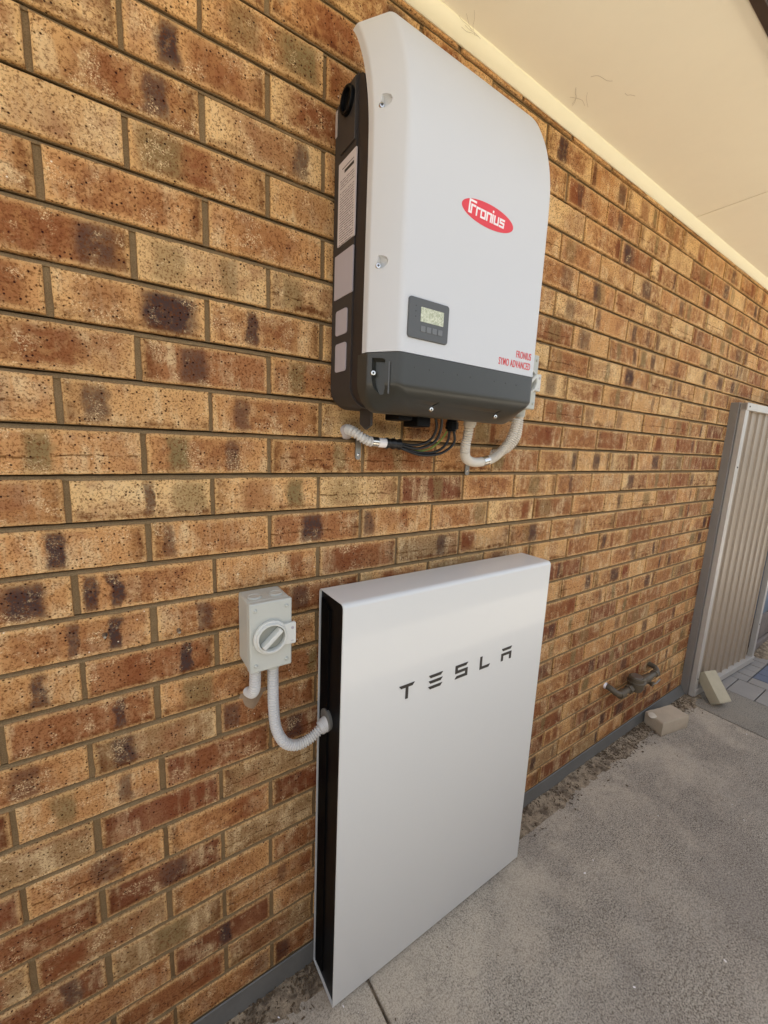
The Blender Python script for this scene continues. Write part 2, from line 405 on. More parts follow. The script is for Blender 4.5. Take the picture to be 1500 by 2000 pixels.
tag(mb.build('paving', 'paver', bevel=.003), kind='structure')
tag(mg.build('paving', 'paver_blue', bevel=.003), kind='structure')

# soil and dirt drifting against the wall
mb = MB(); nx, ny = 520, 22; X0, X1 = -.9, 3.02
for i in range(nx+1):
    for j in range(ny+1):
        x = X0+(X1-X0)*i/nx; y = .01-.22*j/ny
        n1 = mn.fractal(Vector((x*7, y*7, 0)), .9, 2.1, 4); n2 = mn.fractal(Vector((x*45, y*45, 3)), .8, 2.1, 3)
        wd = .030+.05*mn.noise(Vector((x*2.3+5, 0, 0)))+.02*mn.noise(Vector((x*9, 4, 0)))+(.012 if x > 1.2 else 0)
        if .36 < x < 1.1: wd -= .02
        h = .006+(wd+y)*.11+n1*.005+n2*.0022
        if y > -.02: h += .002
        if y < -wd-.05: h = min(h, -.003)
        mb.v.append((x, y, max(h, -.02)))
for i in range(nx):
    for j in range(ny):
        a = i*(ny+1)+j; mb.f.append((a, a+ny+1, a+ny+2, a+1))
tag(mb.build('soil', 'soil', smooth=60), kind='structure')
# leaf litter, twigs and grit
mb = MB()
def bit(x, y, z, s):
    a = random.uniform(0, 6.3); l = s*random.uniform(.6, 1.6); wd = s*random.uniform(.25, .7); h = s*random.uniform(.08, .4)
    Mx = Matrix.Translation((x, y, z)) @ Matrix.Rotation(a, 4, 'Z') @ Matrix.Rotation(random.uniform(-.5, .5), 4, 'X') @ Matrix.Rotation(random.uniform(-.4, .4), 4, 'Y')
    mb.box(-l, l, -wd, wd, -h, h, Mx)
for k in range(2600):
    x = random.choice([random.uniform(-.7, .4), random.uniform(1.1, 2.9), random.uniform(1.9, 2.9)]); y = -abs(random.gauss(0, .05))-.008
    bit(x, y, .006+max(0, .06+y)*.13, random.uniform(.0012, .0045))
for k in range(260):
    bit(random.uniform(.2, 3.2), random.uniform(-1.2, -.05), .001, random.uniform(.0010, .0026))
tag(mb.build('leaf_litter', 'litter'), 'dry leaf litter and grit scattered along the foot of the brick wall', 'leaf litter', kind='stuff')
mb = MB()
for k in range(34):
    x = random.choice([random.uniform(-.5, .4), random.uniform(1.0, 3.1)]); y = random.uniform(-.9, -.04)
    bit(x, y, .002, random.uniform(.0015, .0035))
o = mb.build('stone_chips', 'logowhite'); tag(o, 'pale stone chips scattered over the concrete path', 'stone chips', kind='stuff')

# ------------------------------------------------------------------ brick wall
LB, HB, JT = .24, .086, .010
T_ = (202, 154, 98); O_ = (190, 138, 86); R_ = (156, 106, 70); K_ = (126, 82, 62); L_ = (212, 172, 116); G_ = (158, 126, 88)
HAND = {
 (9, .5): (T_, (.30, .12, .6, 1), (.78, .20, 1, 1)), (9, -.5): (T_, (.5, .3, .5, .5), None), (10, 1): (O_, (.6, .2, .5, .5), None),
 (8, 0): (T_, (.28, .09, 1, 0), (.62, .24, .7, .5)), (8, 1): (L_, (.5, .35, .7, .5), None), (8, -1): (L_, (.3, .1, .3, .5), None),
 (7, -.5): (T_, (.40, .12, .4, .5), (.70, .10, .8, 0)), (7, .5): (L_, (.55, .25, .6, .5), (.80, .07, .8, 0)), (7, -1.5): (L_, None, None),
 (6, -1): (L_, (.6, .25, .3, .5), None), (6, 0): (T_, (.2, .18, .8, 1), (.45, .1, .5, .5)), (6, 1): (T_, (.4, .2, .4, .5), None),
 (5, -.5): (O_, None, None), (5, .5): (O_, (.45, .25, .5, .5), None),
 (4, -1): (O_, (.45, .25, .5, .5), (.80, .14, .8, 0)), (4, 0): (L_, (.2, .12, .5, 1), (.68, .07, .6, 1)), (4, 1): (L_, (.2, .1, .7, 1), None),
 (3, -1.5): (O_, (.75, .15, .7, .5), None), (3, -.5): (T_, (.28, .16, .4, .5), (.74, .20, 1.2, 0)), (3, .5): (T_, (.34, .045, .9, 0), (.66, .14, .5, .5)),
 (2, -1): (T_, (.45, .2, .6, .5), None), (2, 0): (R_, (.38, .12, .8, 0), None), (2, 1): (O_, (.24, .09, .8, 1), None),
 (1, -.5): (T_, (.18, .09, .8, 0), None), (1, .5): (O_, (.24, .07, .6, 0), None), (1, -1.5): (O_, (.6, .2, .4, .5), None),
 (0, 0): (O_, (.24, .09, 1, 1), (.68, .07, .7, 0)), (0, -1): (O_, (.36, .10, .9, 1), None), (0, 1): (O_, (.72, .08, .8, 1), None),
 (-1, -.5): (L_, (.52, .045, .8, 0), (.84, .14, .7, 1)), (-1, .5): (T_, (.4, .15, .5, .5), (.76, .09, 1, 1)), (-1, -1.5): (O_, (.6, .3, .4, .5), None),
 (-2, -1): (O_, (.40, .07, 1.1, 0), None), (-2, 0): (O_, (.12, .05, .7, 0), (.55, .2, .4, .5)), (-2, 1): (R_, (.42, .12, 1, 0), None),
 (-3, -1.5): (O_, (.72, .13, 1, 0), None), (-3, -.5): (O_, (.06, .06, 1, 0), (.24, .05, 1, 0)), (-3, .5): (O_, (.78, .1, .7, .5), None),
 (-3, 1.5): (R_, (.35, .2, .6, .5), None), (-3, 2.5): (G_, (.7, .08, .8, 0), None),
 (-4, -1): (O_, (.74, .05, 1.1, 0), (.46, .035, .8, 0)), (-4, 0): (O_, (.38, .07, .7, 0), None), (-4, 1): (R_, (.3, .1, .7, 0), None),
 (-5, -1.5): (O_, (.74, .06, .9, 0), None), (-5, -.5): (R_, (.76, .06, 1.2, 0), (.35, .07, .5, .5)),
 (-6, -1): (R_, (.74, .05, .9, 0), None), (-6, 0): (O_, (.32, .15, .8, 1), None), (-7, -.5): (G_, (.22, .10, .9, 0), None), (-7, -1.5): (O_, (.6, .1, .6, 0), None),
 (-8, -1): (O_, (.3, .08, .8, 1), (.74, .06, .7, 0)), (-8, 0): (K_, None, None), (-8, 1): (K_, (.25, .1, .9, 0), None),
 (-9, -.5): (K_, (.7, .2, .6, .5), None), (-9, .5): (G_, None, None), (-9, -1.5): (G_, None, None),
 (-10, -1): (O_, (.55, .12, .6, 0), None), (-10, 0): (O_, (.8, .2, .6, .5), None), (-10, 1): (K_, (.5, .2, .6, .5), None),
 (-11, -.5): (K_, (.55, .12, .7, 0), None), (-11, .5): (G_, None, None), (-12, -1): (G_, (.15, .2, .8, .5), None), (-12, 0): (O_, None, None),
 (-13, -.5): (G_, (.5, .15, .8, 1), None), (-14, 0): (K_, (.5, .06, 1, 0), None), (-15, .5): (G_, (.4, .3, .6, .5), None),
}
def brick_wall(x0, x1, c0, c1, name, label):
    V = []; F = []; UV = []; A = []; B = []; C = []; D = []; PX = []
    MV = MB(); MV.box(x0-.02, x1+.02, .0250, .11, c0*HB+G, (c1+1)*HB+G)
    for c_ in range(c0, c1+1): MV.box(x0-.02, x1+.02, .0060, .0249, c_*HB+G-.0006, (c_+1)*HB+G-JT-.0006)
    # weather-struck beds: pushed in under the brick above, flush with the brick below
    for c_ in range(c0+1, c1+1):
        zt_ = c_*HB+G+.0015; zb_ = zt_-JT-.003; rg = []
        n_ = 420
        for i in range(n_+1):
            x = x0-.02+(x1-x0+.04)*i/n_; a_ = mn.noise(Vector((x*9, c_*3.1, 0)))*.0012; b_ = mn.noise(Vector((x*31, c_*7.7, 4)))*.0008
            rg.append([(x, .0235, zt_), (x, .0235, zt_-.0042+b_*.6), (x, .0080+a_, zt_-.0050+b_*.6), (x, .0044+a_+b_, zb_+.0045), (x, .0028+b_, zb_), (x, .0260, zb_), (x, .0260, zt_)])
        MV.loft(rg)
    for c_ in range(c0, c1+1):
        odd = c_ % 2
        k = math.floor(x0/LB)-1
        while True:
            u = k+(.5 if odd else 0); k += 1
            if u*LB > x1: break
            if u*LB < x0-.13: continue
            far = u > 6
            bx0 = max(u*LB+JT/2+random.gauss(0, .0010), x0); bx1 = min((u+1)*LB-JT/2+random.gauss(0, .0010), x1)
            if bx1-bx0 < .03: continue
            bz0 = c_*HB+G+random.gauss(0, .0006); bz1 = bz0+HB-JT+random.gauss(0, .0007)
            yf = random.gauss(0, .0007); tx = random.gauss(0, .0006); tz = random.gauss(0, .0006)
            nx = 6 if far else 14; nz = 3 if far else 5
            peri = [(i/nx, 0) for i in range(nx)]+[(1, i/nz) for i in range(nz)]+[(1-i/nx, 1) for i in range(nx)]+[(0, 1-i/nz) for i in range(nz)]
            n = len(peri); base = len(V)
            rnd = [random.gauss(0, 1) for _ in range(n)]
            chip = [0]*n
            if not far and random.random() < .5:
                j = random.randrange(n); chip[j] = random.uniform(.001, .0035)
            for ring, (ins, yy) in enumerate(((.0022, 0.), (.0006, .0012), (0, .0030), (0, .0255))):
                for q, (a, b) in enumerate(peri):
                    e = ins+(chip[q] if ring < 3 else 0)*(1.3 if ring == 0 else .8)+(rnd[q]*.00035 if ring < 3 else 0)
                    x = bx0+(bx1-bx0)*a; z = bz0+(bz1-bz0)*b
                    cx = (bx0+bx1)/2; cz = (bz0+bz1)/2
                    if a == 0: x += e
                    if a == 1: x -= e
                    if b == 0: z += e
                    if b == 1: z -= e
                    V.append((x, yf+yy+tx*(a-.5)*2+tz*(b-.5)*2, z)); UV.append((a, b))
            ff = [tuple(base+q for q in range(n))]
            for ring in range(3):
                for q in range(n):
                    a = base+ring*n+q; b = base+ring*n+(q+1) % n
                    ff.append((a, a+n, b+n, b))
            F += ff
            h = HAND.get((c_, u))
            if h:
                bc, b1, b2 = h
            else:
                bc = random.choices([T_, O_, R_, K_, L_, G_], [5, 6, 3, 1.2, 2.5, 1.2])[0]
                if c_ < -7: bc = random.choices([T_, O_, R_, K_, G_], [1.2, 4, 4.5, 3.5, 1])[0]  # low courses weighted darker: browner bricks, with low-wall shade put into colour
                elif c_ > 2: bc = random.choices([T_, O_, R_, L_, G_], [6, 4, 1.5, 3.5, .8])[0]
                b1 = (random.random(), random.uniform(.05, .2), random.uniform(.4, 1.), random.choices([0, .5, 1], [4, 3, 3])[0]) if random.random() < .75 else None
                b2 = (random.random(), random.uniform(.04, .12), random.uniform(.4, 1.), random.choices([0, .5, 1], [4, 2, 3])[0]) if random.random() < .5 else None
            j = random.uniform(.92, 1.06); lc = tuple(x*j for x in L(*bc))
            d = (random.random(), random.random(), random.random(), 1. if random.random() < .22 else 0.)
            for lst, val in ((A, (*lc, 1)), (B, b1 or (0, .1, 0, 0)), (C, b2 or (0, .1, 0, 0)), (D, d)): lst += [val]*(4*n)
    me = bpy.data.meshes.new('bricks'); me.from_pydata(V, [], F)
    uvl = me.uv_layers.new(name='uv')
    for lp in me.loops: uvl.data[lp.index].uv = UV[lp.vertex_index]
    for nm, lst in (('ba', A), ('bb', B), ('bc', C), ('bd', D)):
        at = me.attributes.new(nm, 'FLOAT_COLOR', 'POINT')
        at.data.foreach_set('color', [x for t in lst for x in t])
    root = tag(bpy.data.objects.new(name, None), label, 'brick wall'); col.objects.link(root)
    link('brickwork', me, 'brick', root)
    MV.build('mortar', 'mortar', root)
    return root
wall = brick_wall(-2.5, 5.76, -16, 12, 'brick_wall', 'long wall of mottled tan and brown bricks under the eaves')
# dull backing of the wall so nothing shines through
MB().box(-2.5, 5.78, .115, .3, 0, 2.62).build('inner_leaf', 'mortar', wall)
MB().box(-2.5, 5.78, .002, .11, -.05, -16*HB+G-.001).build('footing', 'mortar', wall)
# damp course flashing, lifting away near the gate
mb = MB(); n = 340
top = []; rings = []
for i in range(n+1):
    x = -2.4+(2.96+2.4)*i/n
    wv = mn.noise(Vector((x*3, 2, 0)))*.003+mn.noise(Vector((x*14, 5, 0)))*.0012
    k = max(0, (x-2.45)/.5); out = .028*k*k+.012*math.sin(k*4)*k
    zb = .008+wv*1.2+.012*k
    rings.append([(x, -.002, .0625), (x, -.005-wv*.3, .0605), (x, -.009-wv-out*.5, .036), (x, -.016-wv-out, zb), (x, -.012-wv-out, zb-.001), (x, .001, .034)])
mb.loft(rings)
tag(mb.build('flashing_strip', 'flash', smooth=35), 'grey flashing strip along the foot of the brick wall', 'flashing')
# bolts left in the bricks
for i, (x, z, lab) in enumerate(((-.081, -.3055+G, 'tiny metal anchor in the brick wall, farther left of the two left of the isolator'), (.045, -.326+G, 'tiny rusty anchor bolt in the brick wall nearest the left isolator'), (2.905, -.227+G, 'small bolt at the left edge of the leaning gate'))):
    m_ = MB().lathe((x, .002, z), (0, -1, 0), [(0, .004), (.006, .0045), (.008, .0035), (.016, .0025)], 10)
    tag(m_.build('anchor_bolt', 'galv', smooth=40), lab, 'bolt', 'bolts in the wall')

# ------------------------------------------------------------------ eaves
ev = tag(bpy.data.objects.new('eaves', None), 'cream soffit with brown fascia overhanging the brick wall', 'eaves'); col.objects.link(ev)
SZ = 1.065+G
MB().box(-2.5, 2.053, -.432, .0, SZ, SZ+.006).build('soffit_panel', 'soffit', ev, bevel=.0015)
MB().box(2.058, 5.9, -.432, .0, SZ, SZ+.006).build('soffit_panel', 'soffit', ev, bevel=.0015)
MB().box(2.044, 2.067, -.432, -.02, SZ+.0062, SZ+.008).build('joint_strip', 'web', ev)
prof = [(0, SZ-.026), (-.004, SZ-.027)] + [(-.013, SZ-.0215), (-.021, SZ-.013)] + [(-.028, SZ-.004), (-.028, SZ-.0005), (0, SZ-.0005)]
MB().prism(prof, 'x', -2.5, 5.9).build('corner_bead', 'bead', ev, smooth=35)
MB().box(-2.6, 6, -.456, -.4335, SZ-.012, SZ+.19).build('fascia', 'brown', ev, bevel=.002)
gp = [(-.457, SZ+.14), (-.457, SZ+.03), (-.56, SZ+.03), (-.575, SZ+.05), (-.578, SZ+.15), (-.572, SZ+.15), (-.57, SZ+.055), (-.558, SZ+.036), (-.463, SZ+.036), (-.463, SZ+.14)]
MB().prism(gp, 'x', -2.6, 6).build('gutter', 'brown', ev, smooth=30)
def sun_block_roof():  # unseen slab above the eaves, put in to block the sun
    m_ = MB(); p = math.tan(R(20))
    m_.prism([(-.50, SZ+.16), (-.50, SZ+.20), (5, SZ+.20+5.5*p), (10.5, SZ+.2), (10.5, SZ+.16), (5, SZ+.16+5.5*p)], 'x', -2.6, 6)
    return m_
sun_block_roof().build('sun_block_roof', 'tile', ev)

# cobwebs and hairline scratches on the soffit
mb = MB()
def hair(x, y, ln, a, z=SZ-.0012, rad=.0003):
    pts = [(x+math.cos(a)*ln*t+random.gauss(0, ln*.05), y+math.sin(a)*ln*t+random.gauss(0, ln*.05), z) for t in (0, .35, .7, 1)]
    mb.tube(pts, rad, 5, .008)
hair(1.07, -.13, .07, -.35); hair(1.20, -.15, .03, -.5)
for k in range(4): hair(1.14+random.uniform(-.03, .03), -.05+random.uniform(-.02, .01), .06, random.uniform(2.8, 4.2), rad=.00025)
for k in range(5): hair(.74+random.uniform(-.02, .02), -.03, .05, random.uniform(2.9, 4.3), SZ-.012, rad=.00025)
tag(mb.build('cobwebs', 'web'), 'wisps of cobweb on the cream soffit and its corner bead', 'cobwebs', kind='stuff')

# ------------------------------------------------------------------ battery
bat = empty('home_battery', (.74, -.077, .007), 'large white wall battery with TESLA lettering standing below the inverter', 'battery')
bx0, bx1, by0, by1, bz0, bz1 = .3575, 1.124, -.1405, -.0145, .010, 1.159
def rrect(y0, y1, z0, z1, rt, rb, seg=8):
    P = []
    for cy, cz, r_, a0 in ((y1-rt, z1-rt, rt, 0), (y0+rt, z1-rt, rt, 90), (y0+rb, z0+rb, rb, 180), (y1-rb, z0+rb, rb, 270)):
        for k in range(seg+1):
            a = R(a0+90*k/seg); P.append((cy+r_*math.cos(a), cz+r_*math.sin(a)))
    return P
def shell():
    m_ = MB(); oA = rrect(by0, by1, bz0, bz1, .013, .007); iA = rrect(by0+.0028, by1-.0028, bz0+.0028, bz1-.0028, .0102, .0045)
    n = len(oA); rings = []
    for pts, x in ((oA, bx0+.0006), (oA, bx1-.0006), (iA, bx1), (iA, bx0)):
        rings.append([(x, p[0], p[1]) for p in pts])
    i = len(m_.v)
    for r_ in rings: m_.v += r_
    for j in range(4):
        for k in range(n):
            a = i+j*n+k; b = i+j*n+(k+1) % n; c_ = i+((j+1) % 4)*n+(k+1) % n; d = i+((j+1) % 4)*n+k
            m_.f.append((a, b, c_, d))
    return m_
shell().build('casing', 'white', bat, smooth=35)
MB().prism(rrect(by0+.003, by1-.003, bz0+.003, bz1-.003, .010, .0045), 'x', bx0+.006, bx1-.006).build('core', 'black', bat, smooth=40)
for side, xs in ((-1, bx0), (1, bx1)):
    m_ = MB()
    for k in range(7):
        y = by1-.012-k*.0065
        xa, xb = (xs+.0015, xs+.0058) if side < 0 else (xs-.0058, xs-.0015)
        m_.prism(rrect(y-.0012, y+.0012, bz0+.012+k*.002, bz1-.022-k*.003, .001, .001, 2), 'x', xa, xb)
    m_.build('side_fins', 'black', bat)
# lettering of the front, measured off the wall: x along, z up
LY = by0-.0012
def strokes(name, polys, mat, parent, y0=LY, y1=by0+.0002):
    m_ = MB()
    for p in polys: m_.prism(p, 'y', y1, y0)
    return m_.build(name, mat, parent)
Hh = .041; zt = -.5345+G; zb = zt-Hh
def sh(poly, ox, wd=1): return [(ox+px*wd, zb+pz*Hh) for px, pz in poly]
tk = .21
bar = lambda a, b: [(.06, b), (0, b+.0), (.08, a), (.88, a), (1, b)]
Tt = [[(0, 1), (.12, .80), (.87, .80), (1, 1)], [(.43, .80), (.43, 0), (.60, 0), (.60, .80)]]
Ee = [[(0, 1), (.12, .80), (.86, .80), (1, 1)], [(0, .60), (.12, .40), (.86, .40), (1, .60)], [(0, .20), (.12, 0), (.86, 0), (1, .20)]]
Ss = [[(.0, 1), (.0, .80), (.86, .80), (1, 1)], [(0, .80), (0, .60), (.19, .60), (.19, .80)], [(0, .60), (0, .40), (1, .40), (1, .60)], [(.81, .40), (.81, .20), (1, .20), (1, .40)], [(.14, .20), (0, 0), (1, 0), (1, .20)]]
Ll = [[(0, 1), (0, 0), (.20, 0), (.20, 1)], [(.20, .20), (.20, 0), (.88, 0), (1, .20)]]
Aa = [[(0, 1), (.12, .80), (.88, .80), (1, 1)], [(0, .60), (0, .40), (1, .40), (1, .60)], [(0, .40), (0, 0), (.19, 0), (.19, .40)], [(.81, .40), (.81, 0), (1, 0), (1, .40)]]
for gl, ox, wd in ((Tt, .525, .050), (Ee, .624, .050), (Ss, .722, .049), (Ll, .822, .044), (Aa, .917, .047)):
    strokes('letter', [sh(p, ox, wd) for p in gl], 'letter', bat)

# ------------------------------------------------------------------ inverter
inv = empty('solar_inverter', (.62, -.11, 1.57), 'grey solar inverter with red oval logo and dark lower cover on the wall', 'inverter')
xl, xr = .378, .8655; cl, cr = .4175, .826
def fy(z):                                  # front face of the cover at survey height z
    T = [(.10, -.225), (.60, -.225), (.66, -.2235), (.70, -.218), (.735, -.2095), (.77, -.198), (.80, -.184), (.83, -.168), (.846, -.155), (.86, -.141)]
    for (a, ya), (b, yb) in zip(T, T[1:]):
        if z <= b: return ya+(yb-ya)*(z-a)/(b-a)
    return T[-1][1]
def smoothfy(z): return (fy(z-.012)+fy(z)*2+fy(z+.012))/4
def cover_ring(z, back):
    y = smoothfy(z); ys = y+.057
    s_ = max(0, (z-.60)/.24); ins = .0
    P = []
    def corner(p, a, b, r_, n=4):           # rounded corner
        p, a, b = Vector(p), Vector(a), Vector(b)
        A_ = p+(a-p).normalized()*r_; B_ = p+(b-p).normalized()*r_
        return [tuple((1-t)**2*A_+2*t*(1-t)*p+t*t*B_) for t in [k/n for k in range(n+1)]]
    pts = [(xl, back(z)), (xl, ys), (cl, y), (cr, y), (xr, ys), (xr, back(z))]
    P.append(pts[0])
    for k in (1, 2, 3, 4): P += corner(pts[k], pts[k-1], pts[k+1], .004 if k in (1, 4) else .009)
    P.append(pts[5])
    return [(p[0], p[1], z+G) for p in P]
zs = [.2515, .2535]+[.27+.03*i for i in range(12)]+[.61+.012*i for i in range(20)]+[.846]
bk = lambda z: smoothfy(z)+.074
rings = [cover_ring(z, bk) for z in zs]
# the cover ends in a crisp top edge, then a back-sloping lid
lid = [(p[0], p[1]+.0015 if i not in (0, len(rings[-1])-1) else p[1], p[2]+.0015) for i, p in enumerate(rings[-1])]
m_ = MB().loft(rings+[lid]); m_.build('front_cover', 'grey', inv, smooth=28)
# body
def body_ring(y, z1, x0=xl+.0015, x1=xr-.0015, z0=.150, r_=.045):
    P = [(x0, z1), (x1, z1)]
    for cx, a0 in ((x1-r_, 0), (x0+r_, -90)):
        for k in range(9):
            a = R(a0-90*k/8); P.append((cx+r_*math.cos(a), z0+r_+r_*math.sin(a)))
    return [(p[0], y, p[1]+G) for p in P]
MB().loft([body_ring(-.012, .752), body_ring(-.102, .766)]).build('housing', 'body', inv, smooth=30)
MB().loft([body_ring(y_, z_, xl+.0045, xr-.0045, .153, .043) for y_, z_ in ((-.102, .764), (-.114, .760), (-.124, .742), (-.134, .708), (-.142, .660), (-.1465, .60), (-.149, .50))]).build('front_frame', 'body2', inv, smooth=30)
MB().box(xl+.02, xr-.02, -.012, -.001, .20+G, .74+G).build('wall_bracket', 'galv', inv)
MB().box(xl+.0005, xl+.012, -.0125, -.0205, .700+G, .748+G).build('bracket_tab', 'sealant', inv)
# lower cover
def low_ring(z):
    t = max(0, min(1, (.19-z)/.052)); t2 = t*t*(3-2*t)
    y = -.2265+.060*t**1.7
    tb = max(0, min(1, (.200-z)/.062)); ins = .050*(1-math.sqrt(max(0, 1-tb*tb)))
    lc = .0415+.02*t
    a, b = xl+ins, xr-ins
    P = []
    def corner(p, q, s_, r_, n=6):
        p, q, s_ = Vector(p), Vector(q), Vector(s_)
        A_ = p+(q-p).normalized()*r_; B_ = p+(s_-p).normalized()*r_
        return [tuple((1-k/n)**2*A_+2*k/n*(1-k/n)*p+(k/n)**2*B_) for k in range(n+1)]
    ys = -.1695+.020*t
    pts = [(a, -.135), (a, ys), (a+lc, y), (b-lc, y), (b, ys), (b, -.135)]
    P.append(pts[0])
    for k in (1, 2, 3, 4): P += corner(pts[k], pts[k-1], pts[k+1], .004+.012*t if k in (1, 4) else .010+.02*t)
    P.append(pts[5])
    return [(p[0], p[1], z+G) for p in P]
zz = [.2500, .2485]+[.24-.0075*i for i in range(7)]+[.19-.0035*i for i in range(15)]+[.1390]
m_ = MB().loft([low_ring(z) for z in zz]); low = m_.build('lower_cover', 'dark', inv, smooth=50)
# recess beside the lower left screw and the round dimples: cut into the plastic
def plan(x): return -.1695-(x-xl)/.0415*.057
def cutter(m2, name):
    o = m2.build(name, 'dark', inv); o.hide_render = True; return o
def screw(p, d, name='screw', par=None, r_=.0052):
    d = Vector(d).normalized()
    o = MB().lathe(p, d, [(-.003, r_), (.0015, r_), (.0030, r_*.85), (.0033, r_*.5)], 16).build(name, 'steel', par or inv, smooth=40)
    MB().cyl(Vector(p)+d*.0030, Vector(p)+d*.0037, r_*.42, n=6).build('hex_socket', 'hex', o)
    return o
dch = Vector((-.057, -.0415, 0)).normalized()   # outward normal of the left chamfer
def bool_cut(obj, cut_mb):
    me_cut = cut_mb.build('cut', 'dark', inv)
    md = obj.modifiers.new('b', 'BOOLEAN'); md.operation = 'DIFFERENCE'; md.solver = 'EXACT'; md.object = me_cut
    bpy.context.view_layer.update()
    dg = bpy.context.evaluated_depsgraph_get()
    nm = bpy.data.meshes.new_from_object(obj.evaluated_get(dg), depsgraph=dg)
    obj.modifiers.clear(); old = obj.data; nm.name = old.name; obj.data = nm
    bpy.data.objects.remove(me_cut)
    for p in nm.polygons: p.use_smooth = True
    nm.set_sharp_from_angle(angle=R(32))
# axes on the chamfer: e1 along the face (towards the front centre), e3 up
e1 = Vector((.0415, -.057, 0)).normalized(); e3 = Vector((0, 0, 1))
def chpt(s_, z, out=0): return Vector((xl, -.1695, z+G))+e1*s_+dch*out
def wedge(z, s0, big=1.):
    # teardrop pocket: a scoop opening towards the outer edge, deeper at the screw
    m2 = MB(); pts = [(-.012, .012), (.004, .0105), (.012, .009), (.020, .004), (.0235, -.002), (.021, -.009), (.013, -.013), (.004, -.015), (-.003, -.0145), (-.008, -.010)]
    pts = [(.000, .0125), (.010, .0115), (.019, .0075), (.0235, 0), (.022, -.007), (.016, -.011), (.007, -.0135), (-.0005, -.0120), (-.0035, -.006), (-.001, .001)]
    n = len(pts); out = [chpt(s0+a*big, z+b*big, .004) for a, b in pts]; mid_ = [chpt(s0+.004+a*.75*big, z-.001+b*.75*big, -.006) for a, b in pts]; inn = [chpt(s0+.003+a*.42*big, z-.003+b*.42*big, -.011) for a, b in pts]
    m2.loft([out, mid_, inn]); return m2
cov = [o for o in inv.children if o.name.startswith('front_cover')][0]
for z in (.680, .4135):
    s_ = .016 if z < .5 else .014
    off = Vector((0, smoothfy(z)+.2265-.0, 0))
    w_ = wedge(z, s_)
    w_.v = [tuple(Vector(v)+off) for v in w_.v]
    bool_cut(cov, w_)
    screw(chpt(s_+.0015, z-.0075, -.0015)+off, (-.35, -1, .1))
# tall D-shaped recess in the lower cover
m2 = MB(); dpts = [(.012, .2405), (.033, .2395), (.0395, .2365), (.0395, .185), (.034, .163), (.031, .160), (.022, .172), (.015, .187), (.012, .202)]
m2.loft([[chpt(a, z, .012) for a, z in dpts], [chpt(a, z, -.004) for a, z in dpts], [chpt(.006+a*.8, .2+(z-.2)*.85, -.012) for a, z in dpts]])
bool_cut(low, m2)
MB().prism([(.0, .0)]*0 or [(.4035, -.2105), (.4055, -.2125), (.4070, -.2110), (.4050, -.2090)], 'z', .172+G, .232+G).build('recess_rib', 'bezel', inv)
screw(chpt(.0145, .2115, -.001), (-.35, -1, .05))
# screws of the lower front edge with scooped shadows
for x, z in ((.5165, .1535), (.716, .1525)):
    m2 = MB(); y = -.214
    pts = [(-.007, -.009), (.004, -.009), (.010, -.001), (.022, .014), (.012, .010), (.000, .004), (-.007, -.001)]
    m2.loft([[(x+a, y-.02, z+b+G) for a, b in pts], [(x+a, y+.004, z+b+G) for a, b in pts], [(x+.002+a*.6, y+.014, z+b*.6+G) for a, b in pts]])
    bool_cut(low, m2)
    screw((x-.001, y+.0025, z-.003+G), (-.3, -1, .0), r_=.0048)
# dimples
for k in range(9):
    if k == 5: continue
    x = .455+k*.0385
    MB().lathe((x, -.2262, .2262+G), (0, -1, 0), [(0, .0022), (.0008, .0016), (.001, .0004)], 8).build('dimple', 'dark', inv)
# side fittings
MB().lathe((xl+.001, -.073, .733+G), (-1, 0, 0), [(0, .024), (.0095, .024), (.011, .0225), (.011, .0185), (.004, .0175), (.003, .001)], 32).build('cable_plug', 'black', inv, smooth=40)
MB().box(xl-.002, xl+.003, -.100, -.040, .655+G, .762+G).build('side_plate', 'body', inv, bevel=.001)
def plate(name, y0, y1, z0, z1, mat, cut=0, r_=.003):
    pts = rrect(y0, y1, z0+G, z1+G, r_, r_, 3)
    return MB().prism(pts, 'x', xl-.0004, xl+.002).build(name, mat, inv)
plate('print_label', -.1065, -.034, .4835, .640, 'label', r_=.001)
plate('grey_sticker', -.104, -.024, .3795, .4675, 'sticker', r_=.002)
plate('grey_sticker', -.084, -.0335, .3035, .3545, 'sticker', r_=.006)
plate('grey_sticker', -.083, -.0345, .2268, .286, 'sticker', r_=.006)
# lines scratched heading on the print label
MB().box(xl-.0008, xl+.0005, -.098, -.05, .6245+G, .6255+G).build('label_rule', 'hex', inv)
MB().box(xl-.0008, xl+.0005, -.098, -.06, .6145+G, .6200+G).build('label_rule', 'hex', inv)
# display
DY = -.2250
dsp = MB().prism(rrect(.4325, .5345, .2795+G, .3535+G, .006, .006, 4), 'y', DY+.003, DY-.0035).build('display_panel', 'bezel', inv, bevel=.0012)
MB().prism(rrect(.4615, .5200, .3120+G, .3385+G, .001, .001, 2), 'y', DY-.0030, DY-.0040).build('display_screen', 'lcd', dsp)
for k in range(4):
    x = .4625+k*.0147
    MB().prism(rrect(x, x+.0118, .2935+G, .3045+G, .0012, .0012, 2), 'y', DY-.0030, DY-.0046).build('button', 'button', dsp, bevel=.0006)
for z in (.338, .3285, .319): MB().cyl((.449, DY-.003, z+G), (.449, DY-.0039, z+G), .0011, n=10).build('status_lamp', 'hex', dsp)
